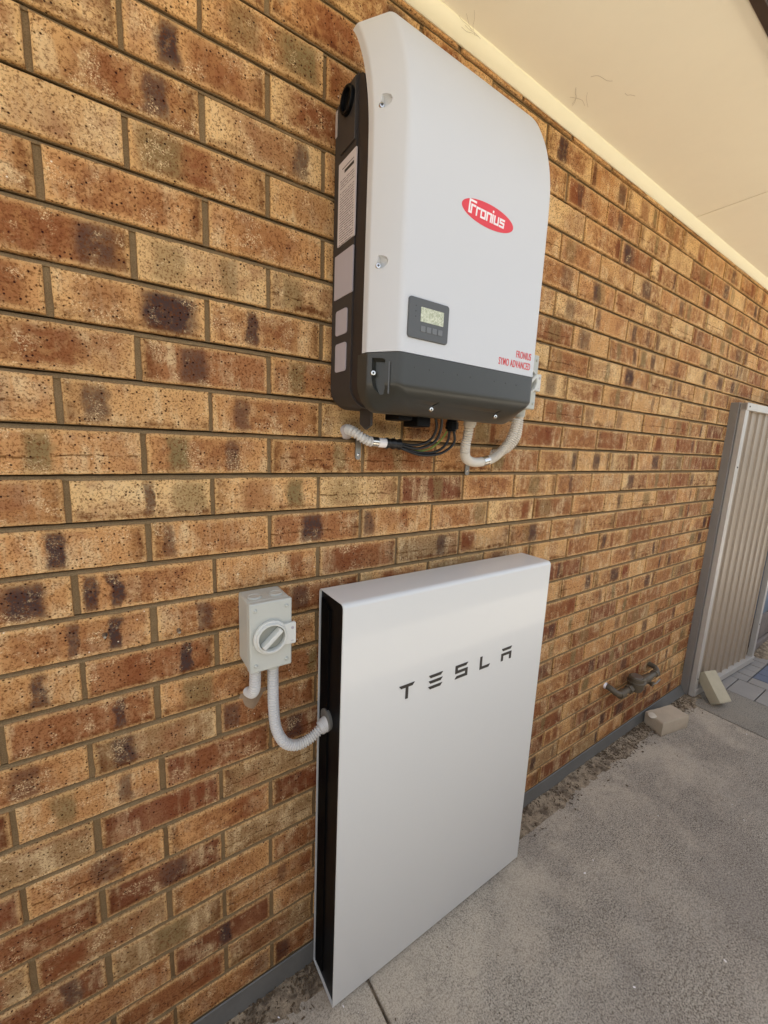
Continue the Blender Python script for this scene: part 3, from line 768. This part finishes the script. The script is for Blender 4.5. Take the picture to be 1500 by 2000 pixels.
# oval logo
LX, LZ, La, Lb = .6285, .5488+G, .0770, .0222
def oval(a, b, y0, y1, mat, name):
    return MB().prism([(LX+a*math.cos(t), LZ+b*math.sin(t)) for t in [2*math.pi*k/64 for k in range(64)]], 'y', y0, y1).build(name, mat, inv)
lg = oval(La, Lb, DY+.001, DY-.0006, 'red', 'logo')
gl = []
def st(x0, z0, x1, z1, t=.23):              # a stroke in glyph units
    d = Vector((x1-x0, z1-z0)); d.normalize(); p = Vector((-d.y, d.x))*t/2
    x0 -= d.x*t/2; z0 -= d.y*t/2; x1 += d.x*t/2; z1 += d.y*t/2
    gl.append([(x0+p.x, z0+p.y), (x0-p.x, z0-p.y), (x1-p.x, z1-p.y), (x1+p.x, z1+p.y)])
def put(seq, ox, sc, sl_=.10):
    out = []
    for p in gl: out.append([(LX+ox+(a+sl_*b)*sc, LZ-.0085+b*sc) for a, b in p])
    gl.clear(); seq += out
logo = []; sc = .0165
st(0, 0, 0, 1.32); st(0, 1.32, 1.0, 1.32); st(0, 0, .30, 0); st(.36, .0, .36, .80); st(.36, .86, .95, .86); put(logo, -.0575, sc)
st(0, 0, 0, .82); st(0, .82, .48, .82); put(logo, -.0365, sc)
st(0, 0, 0, .82); st(0, .82, .72, .82); st(.72, .82, .72, 0); st(.72, 0, 0, 0); put(logo, -.0235, sc)
st(0, 0, 0, .82); st(0, .82, .68, .82); st(.68, .82, .68, 0); put(logo, -.0060, sc)
st(0, 0, 0, .82); st(0, 1.22, 0, 1.26); put(logo, .0105, sc)
st(0, .82, 0, 0); st(0, 0, .68, 0); st(.68, 0, .68, .82); put(logo, .0165, sc)
st(.70, .82, 0, .82); st(0, .82, 0, .44); st(0, .44, .66, .44); st(.66, .44, .66, 0); st(.66, 0, -.04, 0); put(logo, .0340, sc)
m_ = MB()
for i, p in enumerate(logo): m_.prism(p, 'y', DY-.0004, DY-.0010-.00001*i)
m_.build('logo_lettering', 'logowhite', lg)
def onfront(x, z, y=DY-.0003): return Matrix.Translation((x, y, z+G)) @ Matrix.Rotation(R(90), 4, 'X')
text_mesh('name_lettering', 'FRONIUS', .0225, 'redtext', inv, onfront(.8095, .2880), .58, .0004, 0.00010, 'RIGHT')
text_mesh('name_lettering', 'SYMO ADVANCED', .0225, 'redtext', inv, onfront(.8095, .2655), .58, .0004, 0.00010, 'RIGHT')
# underside fittings
MB().prism([(-.05, .152), (-.05, .118), (-.075, .105), (-.098, .115), (-.098, .152)], 'x', .437+.0, .443).build('foot_bracket', 'body', inv).data.transform(Matrix.Translation((0, 0, G)))
MB().box(.555, .595, -.12, -.06, .118+G, .152+G).build('connector', 'black', inv, bevel=.004)
MB().box(.500, .540, -.12, -.06, .130+G, .152+G).build('connector', 'black', inv, bevel=.004)
gl_ = MB().lathe((.700, -.082, .150+G), (0, 0, -1), [(0, .014), (.012, .014), (.0125, .017), (.030, .017), (.031, .0125), (.036, .012)], 8).build('cable_gland', 'black', inv)
MB().lathe((.762, -.085, .152+G), (0, 0, -1), [(0, .017), (.018, .017), (.019, .0145), (.024, .0145)], 24).build('conduit_gland', 'conduit_warm', inv, smooth=40)

# ------------------------------------------------------------------ conduits and cables below the inverter
ca = empty('cable_conduit', (.44, 0, .07+G), 'short grey conduit with metal saddle and black cables left below the inverter', 'conduit')
MB().tube([(.432, .012, .103+G), (.430, -.010, .104+G), (.433, -.030, .100+G), (.444, -.042, .090+G), (.462, -.046, .081+G), (.475, -.047, .078+G)], corr(.0125, .006, .002), 20, .0009).build('corrugated_hose', 'conduit', ca, smooth=60)
m_ = MB(); rg_ = []
for k in range(9):
    t = k/8; rg_.append([(.432+math.cos(a)*(.0195-.016*t**2)*(1+.12*math.sin(3*a)), .004-.020*t, .100+G+math.sin(a)*(.0190-.015*t**2)) for a in [2*math.pi*j/16 for j in range(16)]])
m_.loft(rg_).build('sealant_blob', 'sealant', ca, smooth=70)
MB().tube([(.470, -.047, .079+G), (.485, -.047, .0775+G), (.515, -.047, .0765+G)], .0118, 20, .005).build('collar', 'logowhite', ca, smooth=60)
MB().tube([(.472, -.047, .0785+G), (.490, -.047, .0775+G)], .0130, 24, .005).build('saddle', 'steel', ca, smooth=60)
m_ = MB().prism([(.455, .082), (.455, .038), (.459, .033), (.466, .033), (.470, .038), (.470, .082)], 'y', -.002, -.005); m_.v = [(a, b, c_+G) for a, b, c_ in m_.v]
m_.build('saddle_foot', 'galv', ca)
MB().lathe((.4625, -.004, .045+G), (0, -1, 0), [(0, .0042), (.003, .0042), (.0045, .002)], 8).build('saddle_screw', 'steel', ca)
MB().tube([(.513, -.047, .0765+G), (.530, -.047, .0760+G), (.556, -.050, .0745+G)], lambda t: .0128+.0015*math.sin(t*330), 16, .004).build('shrink_sleeve', 'cable', ca, smooth=50)
for k, (pts) in enumerate((
    [(.552, -.050, .078+G), (.600, -.056, .074+G), (.640, -.066, .088+G), (.652, -.076, .120+G), (.640, -.08, .153+G)],
    [(.552, -.054, .074+G), (.605, -.060, .066+G), (.652, -.070, .084+G), (.664, -.080, .118+G), (.655, -.09, .152+G)],
    [(.552, -.050, .071+G), (.610, -.056, .056+G), (.668, -.062, .060+G), (.700, -.070, .090+G), (.694, -.078, .152+G)],
    [(.552, -.052, .068+G), (.615, -.060, .050+G), (.680, -.068, .056+G), (.715, -.078, .085+G), (.704, -.082, .125+G)])):
    MB().tube(pts, .0036, 10, .006).build('cable', 'cable', ca, smooth=60)
MB().tube([(.552, -.045, .075+G), (.600, -.046, .060+G), (.655, -.05, .066+G), (.690, -.058, .095+G), (.700, -.07, .125+G)], .0024, 8, .006).build('earth_cable', 'earth', ca, smooth=60)

cu = empty('bent_conduit', (.85, -.05, .02+G), 'beige ribbed conduit bent in a U held by a metal clip under the inverter', 'conduit')
U = [(.762, -.083, .135+G), (.762, -.080, .105+G), (.764, -.072, .075+G), (.782, -.060, .045+G), (.820, -.050, .033+G), (.865, -.046, .034+G), (.915, -.046, .047+G), (.955, -.050, .080+G), (.972, -.060, .120+G), (.978, -.066, .165+G)]
MB().tube(U, lambda t: (corr(.0140, .0050, .0018)(t) if (t < .075 or t > .215) else .0136), 20, .0008).build('corrugated_hose', 'conduit_warm', cu, smooth=60)
MB().tube([(.862, -.0465, .0335+G), (.885, -.046, .0380+G)], .0148, 24, .005).build('clip', 'steel', cu, smooth=60)
m_ = MB().prism([(.839, .022), (.839, -.004), (.843, -.009), (.852, -.009), (.856, -.004), (.856, .022)], 'y', -.002, -.005); m_.v = [(a, b, c_+G) for a, b, c_ in m_.v]
m_.build('clip_foot', 'galv', cu)
MB().lathe((.8475, -.004, .003+G), (0, -1, 0), [(0, .0045), (.003, .0045), (.0045, .002)], 8).build('clip_screw', 'steel', cu)
c2 = empty('isolator_conduit', (1.0, -.04, .06+G), 'short beige ribbed conduit from the right isolator curling back into the bricks', 'conduit')
MB().tube([(1.010, -.048, .192+G), (1.012, -.048, .150+G), (1.008, -.046, .110+G), (.990, -.036, .080+G), (.968, -.020, .062+G), (.955, .004, .055+G)], corr(.0140, .0050, .0018), 20, .0008).build('corrugated_hose', 'conduit_warm', c2, smooth=60)
MB().lathe((1.010, -.048, .1965+G), (0, 0, -1), [(0, .0175), (.020, .0170), (.021, .015), (.024, .015)], 24).build('gland', 'pvc', c2, smooth=40)

# ------------------------------------------------------------------ isolators
def isolator(x0, z0, label, ang):
    H_, W_ = .155, .0915; yb, yf = -.001, -.088
    e = empty('isolator_switch', (x0+W_/2, 0, z0), label, 'switch', 'white isolator switches on the wall')
    MB().box(x0, x0+W_, yf+.014, yb, z0, z0+H_).build('box', 'pvc', e, bevel=.0045, seg=3)
    MB().box(x0-.0006, x0+W_+.0006, yf, yf+.0135, z0-.0006, z0+H_+.0006).build('lid', 'pvc', e, bevel=.0035, seg=3)
    for a in (.022, .069):
        MB().lathe((x0+a, -.048, z0+H_), (0, 0, 1), [(-.002, .0150), (.0022, .0150), (.0034, .0138), (.0034, .0112), (.0024, .0100), (.0024, .001)], 28).build('blanking_plug', 'pvc', e, smooth=35)
    for a in (.012, .0795):
        for b in (.0155, .1395):
            MB().lathe((x0+a, yf, z0+b), (0, -1, 0), [(-.001, .0042), (.0016, .0040), (.0030, .0026), (.0034, .0006)], 14).build('lid_screw', 'pvc', e, smooth=60)
    # escutcheon: a ring that runs into a square tab on the right
    cx, cz, r_ = x0+.0435, z0+.0765, .0375
    P = []
    for k in range(29):
        a = R(38+284*k/28); P.append((cx+r_*math.cos(a), cz+r_*math.sin(a)))
    P += [(cx+.038, cz-.0240), (cx+.0530, cz-.0250), (cx+.0550, cz-.0225), (cx+.0550, cz+.0225), (cx+.0530, cz+.0250), (cx+.038, cz+.0240)]
    eo = MB().prism(P, 'y', yf-.0005, yf-.0085).build('escutcheon', 'pvclight', e)
    cm = MB().cyl((cx, yf-.020, cz), (cx, yf-.0010, cz), .0276, n=40).build('cut', 'pvc', e)
    md = eo.modifiers.new('b', 'BOOLEAN'); md.operation = 'DIFFERENCE'; md.solver = 'EXACT'; md.object = cm
    bpy.context.view_layer.update(); dg = bpy.context.evaluated_depsgraph_get()
    nm = bpy.data.meshes.new_from_object(eo.evaluated_get(dg), depsgraph=dg); eo.modifiers.clear(); eo.data = nm; bpy.data.objects.remove(cm)
    bv = eo.modifiers.new('bevel', 'BEVEL'); bv.width = .0016; bv.segments = 2; bv.limit_method = 'ANGLE'; bv.angle_limit = R(50)
    MB().cyl((cx, yf-.0014, cz), (cx, yf-.0034, cz), .0272, n=40).build('dial', 'dial', e)
    MB().lathe((cx, yf-.008, cz), (0, -1, 0), [(0, .0335), (.0045, .0325), (.0058, .0312), (.0052, .0288), (.0030, .0277), (-.0005, .0277), (-.0005, .0335), (0, .0335)], 40, False).build('bezel_ring', 'pvclight', e, smooth=35)
    Mx = Matrix.Translation((cx, yf-.0085, cz)) @ Matrix.Rotation(R(-ang), 4, 'Y')
    m2 = MB(); m2.box(-.0262, .0262, -.0115, .0076, -.0050, .0050, Mx); m2.build('handle', 'pvclight', e, bevel=.002, seg=3)
    MB().lathe((cx+.0465, yf-.0085, cz+.013), (0, -1, 0), [(0, .0034), (.0007, .0034), (.0007, .0022), (.0001, .0020)], 16).build('off_mark', 'sticker', e)
    MB().box(cx+.0435, cx+.0495, yf-.0090, yf-.0084, cz-.0175, cz-.0160).build('on_mark', 'sticker', e)
    return e
iso = isolator(.1665, -.4185+G, 'white isolator switch on the bricks left of the white battery', 42)
iso2 = isolator(.9360, .1960+G, 'white isolator switch half hidden behind the right edge of the inverter', 42)

cn = empty('battery_conduit', (.232, -.05, 1.02), 'grey ribbed conduit curving from the left isolator into the battery side', 'conduit')
MB().tube([(.2290, -.048, -.428+G), (.2290, -.048, -.470+G), (.2295, -.050, -.540+G), (.2335, -.056, -.592+G), (.2500, -.064, -.630+G), (.2800, -.068, -.648+G), (.3150, -.068, -.644+G), (.350, -.066, -.626+G), (.362, -.065, -.620+G)], corr(.0128, .0048, .0017), 22, .0008).build('corrugated_hose', 'conduit', cn, smooth=60)
MB().lathe((.2290, -.048, -.4195+G), (0, 0, -1), [(0, .0165), (.008, .0165), (.013, .0150), (.018, .0150), (.019, .0135)], 28).build('gland', 'pvc', cn, smooth=40)
MB().lathe((.341, -.0655, -.6300+G), (1, 0, .42), [(0, .0140), (.001, .0165), (.010, .0170), (.011, .0185), (.026, .0190)], 24).build('gland', 'conduit', cn, smooth=40)
MB().cyl((.3560, -.064, -.612+G), (.3650, -.064, -.612+G), .0270, n=32).build('entry_grommet', 'flash', cn, bevel=.001)
cs = empty('wall_conduit', (.186, -.03, .93), 'short grey ribbed conduit dropping from the left isolator into the bricks', 'conduit')
MB().tube([(.1890, -.046, -.430+G), (.1890, -.046, -.455+G), (.1888, -.042, -.482+G), (.1880, -.026, -.503+G), (.1860, .004, -.514+G)], corr(.0128, .0048, .0017), 22, .0008).build('corrugated_hose', 'conduit', cs, smooth=60)
MB().lathe((.1890, -.046, -.4195+G), (0, 0, -1), [(0, .0170), (.007, .0170), (.009, .0160), (.014, .0158), (.015, .0135)], 28).build('gland', 'pvc', cs, smooth=40)
m_ = MB(); rg_ = []
for k in range(8):
    t = k/7; rg_.append([(.196+math.cos(a)*(.026-.024*t)*(1+.25*math.sin(2*a+1)+.1*math.sin(5*a)), .0025-.0055*math.sin(t*1.57), -.532+G+math.sin(a)*(.036-.034*t)*(1+.1*math.sin(3*a))) for a in [2*math.pi*j/28 for j in range(28)]])
m_.loft(rg_).build('mortar_patch', plain('patch_mortar', L(150, 128, 104), .95, 0, .15, 60, .8, 200), cs, smooth=70)

# ------------------------------------------------------------------ gate leaf stood against the wall
gt = empty('steel_gate', (2.93, -.03, .01), 'tall taupe ribbed steel gate leaf stood against the brick wall', 'gate')
def gm(o): return o
ga = math.atan2(-.052, .955)                # it swings slightly off the wall
GM = Matrix.Translation((2.932, -.045, .012)) @ Matrix.Rotation(ga, 4, 'Z')
GW, GH = .962, 1.812
def gbox(name, x0, x1, y0, y1, z0, z1, mat, bevel=.0012, par=None):
    return MB().box(x0, x1, y0, y1, z0, z1, GM).build(name, mat, par or gt, bevel=bevel)
gbox('gate_post', -.012, .030, .005, .046, 0, GH+.002, 'gatepost')
gbox('side_frame', 0, .045, -.0005, .0045, 0, GH-.001, 'gatepost')
gbox('side_frame', .0, .012, -.026, -.001, 0, GH-.001, 'gateframe')
gbox('side_frame', .0125, .045, -.026, -.0205, 0, GH-.001, 'gateframe')
gbox('side_frame', GW-.036, GW, -.026, .004, 0, GH-.001, 'gateframe')
gbox('top_rail', .0, GW, -.030, .004, GH-.040, GH, 'gateframe')
gbox('bottom_rail', .0125, GW, -.032, .004, .0, .040, 'gateframe')
P = []; x = .046
top = []
while x < GW-.04:
    top += [(x, -.004), (x+.088, -.004), (x+.0915, -.0135), (x+.0965, -.0135), (x+.100, -.004)]; x += .100
top = [p for p in top if p[0] < GW-.034]
m_ = MB(); pts = top+[(p[0], p[1]+.0012) for p in reversed(top)]
m_.prism(pts, 'z', .038, GH-.038); m_.v = [tuple(GM @ Vector(v)) for v in m_.v]; m_.build('infill_sheet', 'gate', gt)
for x, z in ((.028, .115), (.028, 1.45), (.030, GH-.02), (GW-.02, .02), (GW-.02, .30)):
    p = GM @ Vector((x, -.0305 if z > GH-.04 or z < .04 else -.026, z))
    MB().lathe(p, (0, -1, 0), [(0, .0045), (.002, .0045), (.003, .002)], 8).build('rivet', 'hex', gt)

# ------------------------------------------------------------------ loose bricks
def rough_box(corners_top, h, name, mat, matside, label, lean=None):
    m2 = MB(); n = 7
    ct = [Vector(p) for p in corners_top]
    rings = []
    def per(q, ins=0):
        out = []
        cen = sum(q, Vector((0, 0, 0)))/4
        for a, b in zip(q, q[1:]+q[:1]):
            for k in range(n):
                p = a.lerp(b, k/n); out.append(p.lerp(cen, ins))
        return out
    for dz, ins in ((0, .045), (-.0035, .01), (-.010, 0), (-h*.35, -.005), (-h*.7, .005), (-h+.004, 0), (-h, .03)):
        rg = []
        for i, p in enumerate(per(ct, ins)):
            j = mn.noise(p*40+Vector((0, 0, dz*60)))*.0035
            rg.append((p.x+j, p.y+j*.6, p.z+dz+(j*.4 if dz > -.02 else 0)))
        rings.append(rg)
    m2.loft(rings); return m2
lb = rough_box([(2.394, -.020, .078), (2.600, -.070, .078), (2.578, -.169, .076), (2.360, -.124, .078)], .078, '', '', '', '')
root = tag(lb.build('loose_brick', 'cream_top', smooth=45), 'pinkish cream brick lying flat on the dirt by the wall below the water meter', 'brick')
mp = MB()
rg = [[(2.385+math.cos(a)*.030*(1-t*.2)*(1+.2*math.sin(2*a)), -.058+math.sin(a)*.022*(1-t*.2), .0785+t*.004) for a in [2*math.pi*k/12 for k in range(12)]] for t in (0, .6, 1)]
rg[2] = [((p[0]-2.385)*.8+2.385, (p[1]+.058)*.8-.058, p[2]) for p in rg[2]]
mp.loft(rg); mpo = mp.build('mortar_crust', 'crust', None, smooth=50); mpo.parent = root
# brick leaning on the gate foot
BR, BL_, LFt = Vector((3.030, -.236, .0)), Vector((2.940, -.207, .0)), Vector((2.897, -.186, .0))
TL, TR = Vector((2.985, -.078, .155)), Vector((3.075, -.106, .158))
m2 = MB()
down = (BL_-TL).normalized(); across = (BR-BL_).normalized(); nrm = across.cross(down).normalized()
if nrm.y > 0: nrm = -nrm
axis_u = -down
ln = .186; wd_, th = .100, .068
o0 = BL_+Vector((0, 0, .004))
Mx = Matrix.Identity(4)
for i, v in enumerate((across, axis_u, -nrm)):
    for j in range(3): Mx[j][i] = v[j]
Mx.translation = o0
def rbox(Mx, a, b, c_):
    m3 = MB(); rings = []
    for t in [0, .02, .06]+[.1+.1*k for k in range(9)]+[.94, .98, 1]:
        ins = .004 if t in (0, 1) else (.001 if t in (.02, .98) else 0)
        pts = []
        for (x0, z0), (x1, z1) in (((ins, ins), (a-ins, ins)), ((a-ins, ins), (a-ins, c_-ins)), ((a-ins, c_-ins), (ins, c_-ins)), ((ins, c_-ins), (ins, ins))):
            for k in range(5):
                s_ = k/5; p = Vector((x0+(x1-x0)*s_, t*b, z0+(z1-z0)*s_))
                if k == 0: p += (Vector((a/2, t*b, c_/2))-p)*.035
                p += Vector((1, .3, 1))*mn.noise(p*45)*.0018
                pts.append(tuple(Mx @ p))
        rings.append(pts)
    return m3.loft(rings)
lo = rbox(Mx, wd_, ln, th); zmin = min(v[2] for v in lo.v); lo.v = [(a, b, c_-zmin+.0005) for a, b, c_ in lo.v]
tag(lo.build('loose_brick', 'cream', smooth=45), 'cream brick propped at an angle against the foot of the steel gate', 'brick')

# ------------------------------------------------------------------ water meter
wm = empty('water_meter', (2.1, 0, .37), 'weathered water meter and valve on pipes out of the bricks low on the wall', 'water meter')
zc = .345; yy = -.062
MB().tube([(1.915, .004, zc+.036), (1.915, -.025, zc+.034), (1.920, -.050, zc+.022), (1.935, -.062, zc+.010), (1.975, yy, zc), (2.06, yy, zc+.001)], .0165, 18, .008).build('inlet_pipe', 'brass', wm, smooth=60)
MB().lathe((1.914, .001, zc+.036), (0, -1, 0), [(0, .018), (.005, .018), (.008, .016), (.012, .016)], 18).build('pipe_collar', 'logowhite', wm, smooth=50)
MB().cyl((2.035, yy, zc), (2.062, yy, zc), .025, n=6).build('union_nut', 'brass', wm, bevel=.001)
MB().cyl((1.945, yy, zc), (1.985, yy, zc), .022, .024, n=16).build('elbow_cap', 'brass', wm, smooth=50)
MB().lathe((2.120, yy, zc-.038), (0, 0, 1), [(0, .020), (.008, .034), (.030, .042), (.052, .042), (.056, .046), (.066, .046), (.070, .040), (.090, .040), (.094, .036)], 28).build('meter_body', 'brass', wm, smooth=40)
MB().cyl((2.120, yy, zc+.0550), (2.120, yy, zc+.0590), .030, n=28).build('meter_cap', 'galv', wm, bevel=.001)
MB().cyl((2.155, yy, zc), (2.195, yy, zc), .027, n=8).build('union_nut', 'brass', wm, bevel=.001)
MB().lathe((2.190, yy, zc), (1, 0, 0), [(0, .021), (.02, .026), (.05, .026), (.07, .020), (.14, .017), (.142, .022), (.172, .022), (.174, .015)], 20).build('outlet_pipe', 'brass', wm, smooth=50)
MB().tube([(2.355, yy, zc), (2.380, yy+.006, zc+.002), (2.392, -.036, zc+.014), (2.394, .004, zc+.018)], .0155, 16, .008).build('outlet_elbow', 'brass', wm, smooth=60)
MB().lathe((2.228, yy, zc-.01), (0, -1, 0), [(0, .013), (.030, .011), (.036, .016), (.044, .016)], 14).build('valve_stem', 'brass', wm, smooth=50)
MB().tube([(2.228, yy-.040, zc-.010), (2.265, yy-.043, zc-.016), (2.315, yy-.040, zc-.010)], .0045, 10, .01).build('valve_lever', 'galv', wm, smooth=60)

wm.scale = (.96, .9, .84)

# ------------------------------------------------------------------ beyond the gate
ps = tag(MB().box(4.14, 5.7, -.045, -.012, .265, 1.75).build('metal_sheet', 'bluesheet', bevel=.003), 'blue-grey metal sheet on the wall beyond the steel gate', 'metal sheet')
tb = empty('timber_boards', (4.8, -.03, .03), 'weathered grey boards below the blue-grey sheet beyond the gate', 'boards')
for k in range(11):
    x = 4.10+k*.145; h = .262+random.uniform(-.02, .02)
    MB().box(x, x+.138, -.060, -.038, .05, h).build('board', 'timber', tb, bevel=.002)
MB().box(4.08, 5.7, -.085, -.062, .02, .075).build('bottom_rail', 'timber', tb, bevel=.003)
mb = MB(); nx, ny = 60, 26
for i in range(nx+1):
    for j in range(ny+1):
        x = 4.02+1.7*i/nx; y = -.02-.30*j/ny
        h = .045*math.sin(min(1, j/8+.35)*1.57)*max(0, 1-(j/ny)**1.5)*min(1, i/8)+mn.fractal(Vector((x*16, y*16, 0)), .8, 2.1, 4)*.012-.004
        mb.v.append((x, y, max(h, -.02)))
for i in range(nx):
    for j in range(ny):
        a = i*(ny+1)+j; mb.f.append((a, a+ny+1, a+ny+2, a+1))
tag(mb.build('soil', 'soil', smooth=70), kind='structure')
MBp = MB().lathe((4.78, -.16, 0), (0, 0, 1), [(0, .07), (.01, .085), (.16, .11), (.20, .115), (.22, .12), (.235, .118), (.235, .10), (.20, .095)], 28)
tag(MBp.build('plant_pot', 'timber', smooth=40), 'grey pot standing at the far end of the wall beyond the gate', 'pot')

# ------------------------------------------------------------------ unseen fence behind the camera, added to shape the light
fe = tag(bpy.data.objects.new('shading_fence', None), 'low brown sheet fence added out of view to shape the light', 'fence'); col.objects.link(fe)
FY = -2.4
pts = []; x = -6
while x < 9: pts += [(x, FY), (x+.06, FY), (x+.075, FY+.03), (x+.135, FY+.03), (x+.15, FY)]; x += .15
m_ = MB(); m_.prism(pts+[(p[0], p[1]-.001) for p in reversed(pts)], 'z', 0, 1.38); m_.build('sheet', 'fence', fe)
MB().box(-6, 9.1, FY-.03, FY+.035, 1.381, 1.43).build('top_rail', 'fence', fe)
MB().box(-6, 9.1, FY-.03, FY+.035, -.03, .03).build('bottom_rail', 'fence', fe)
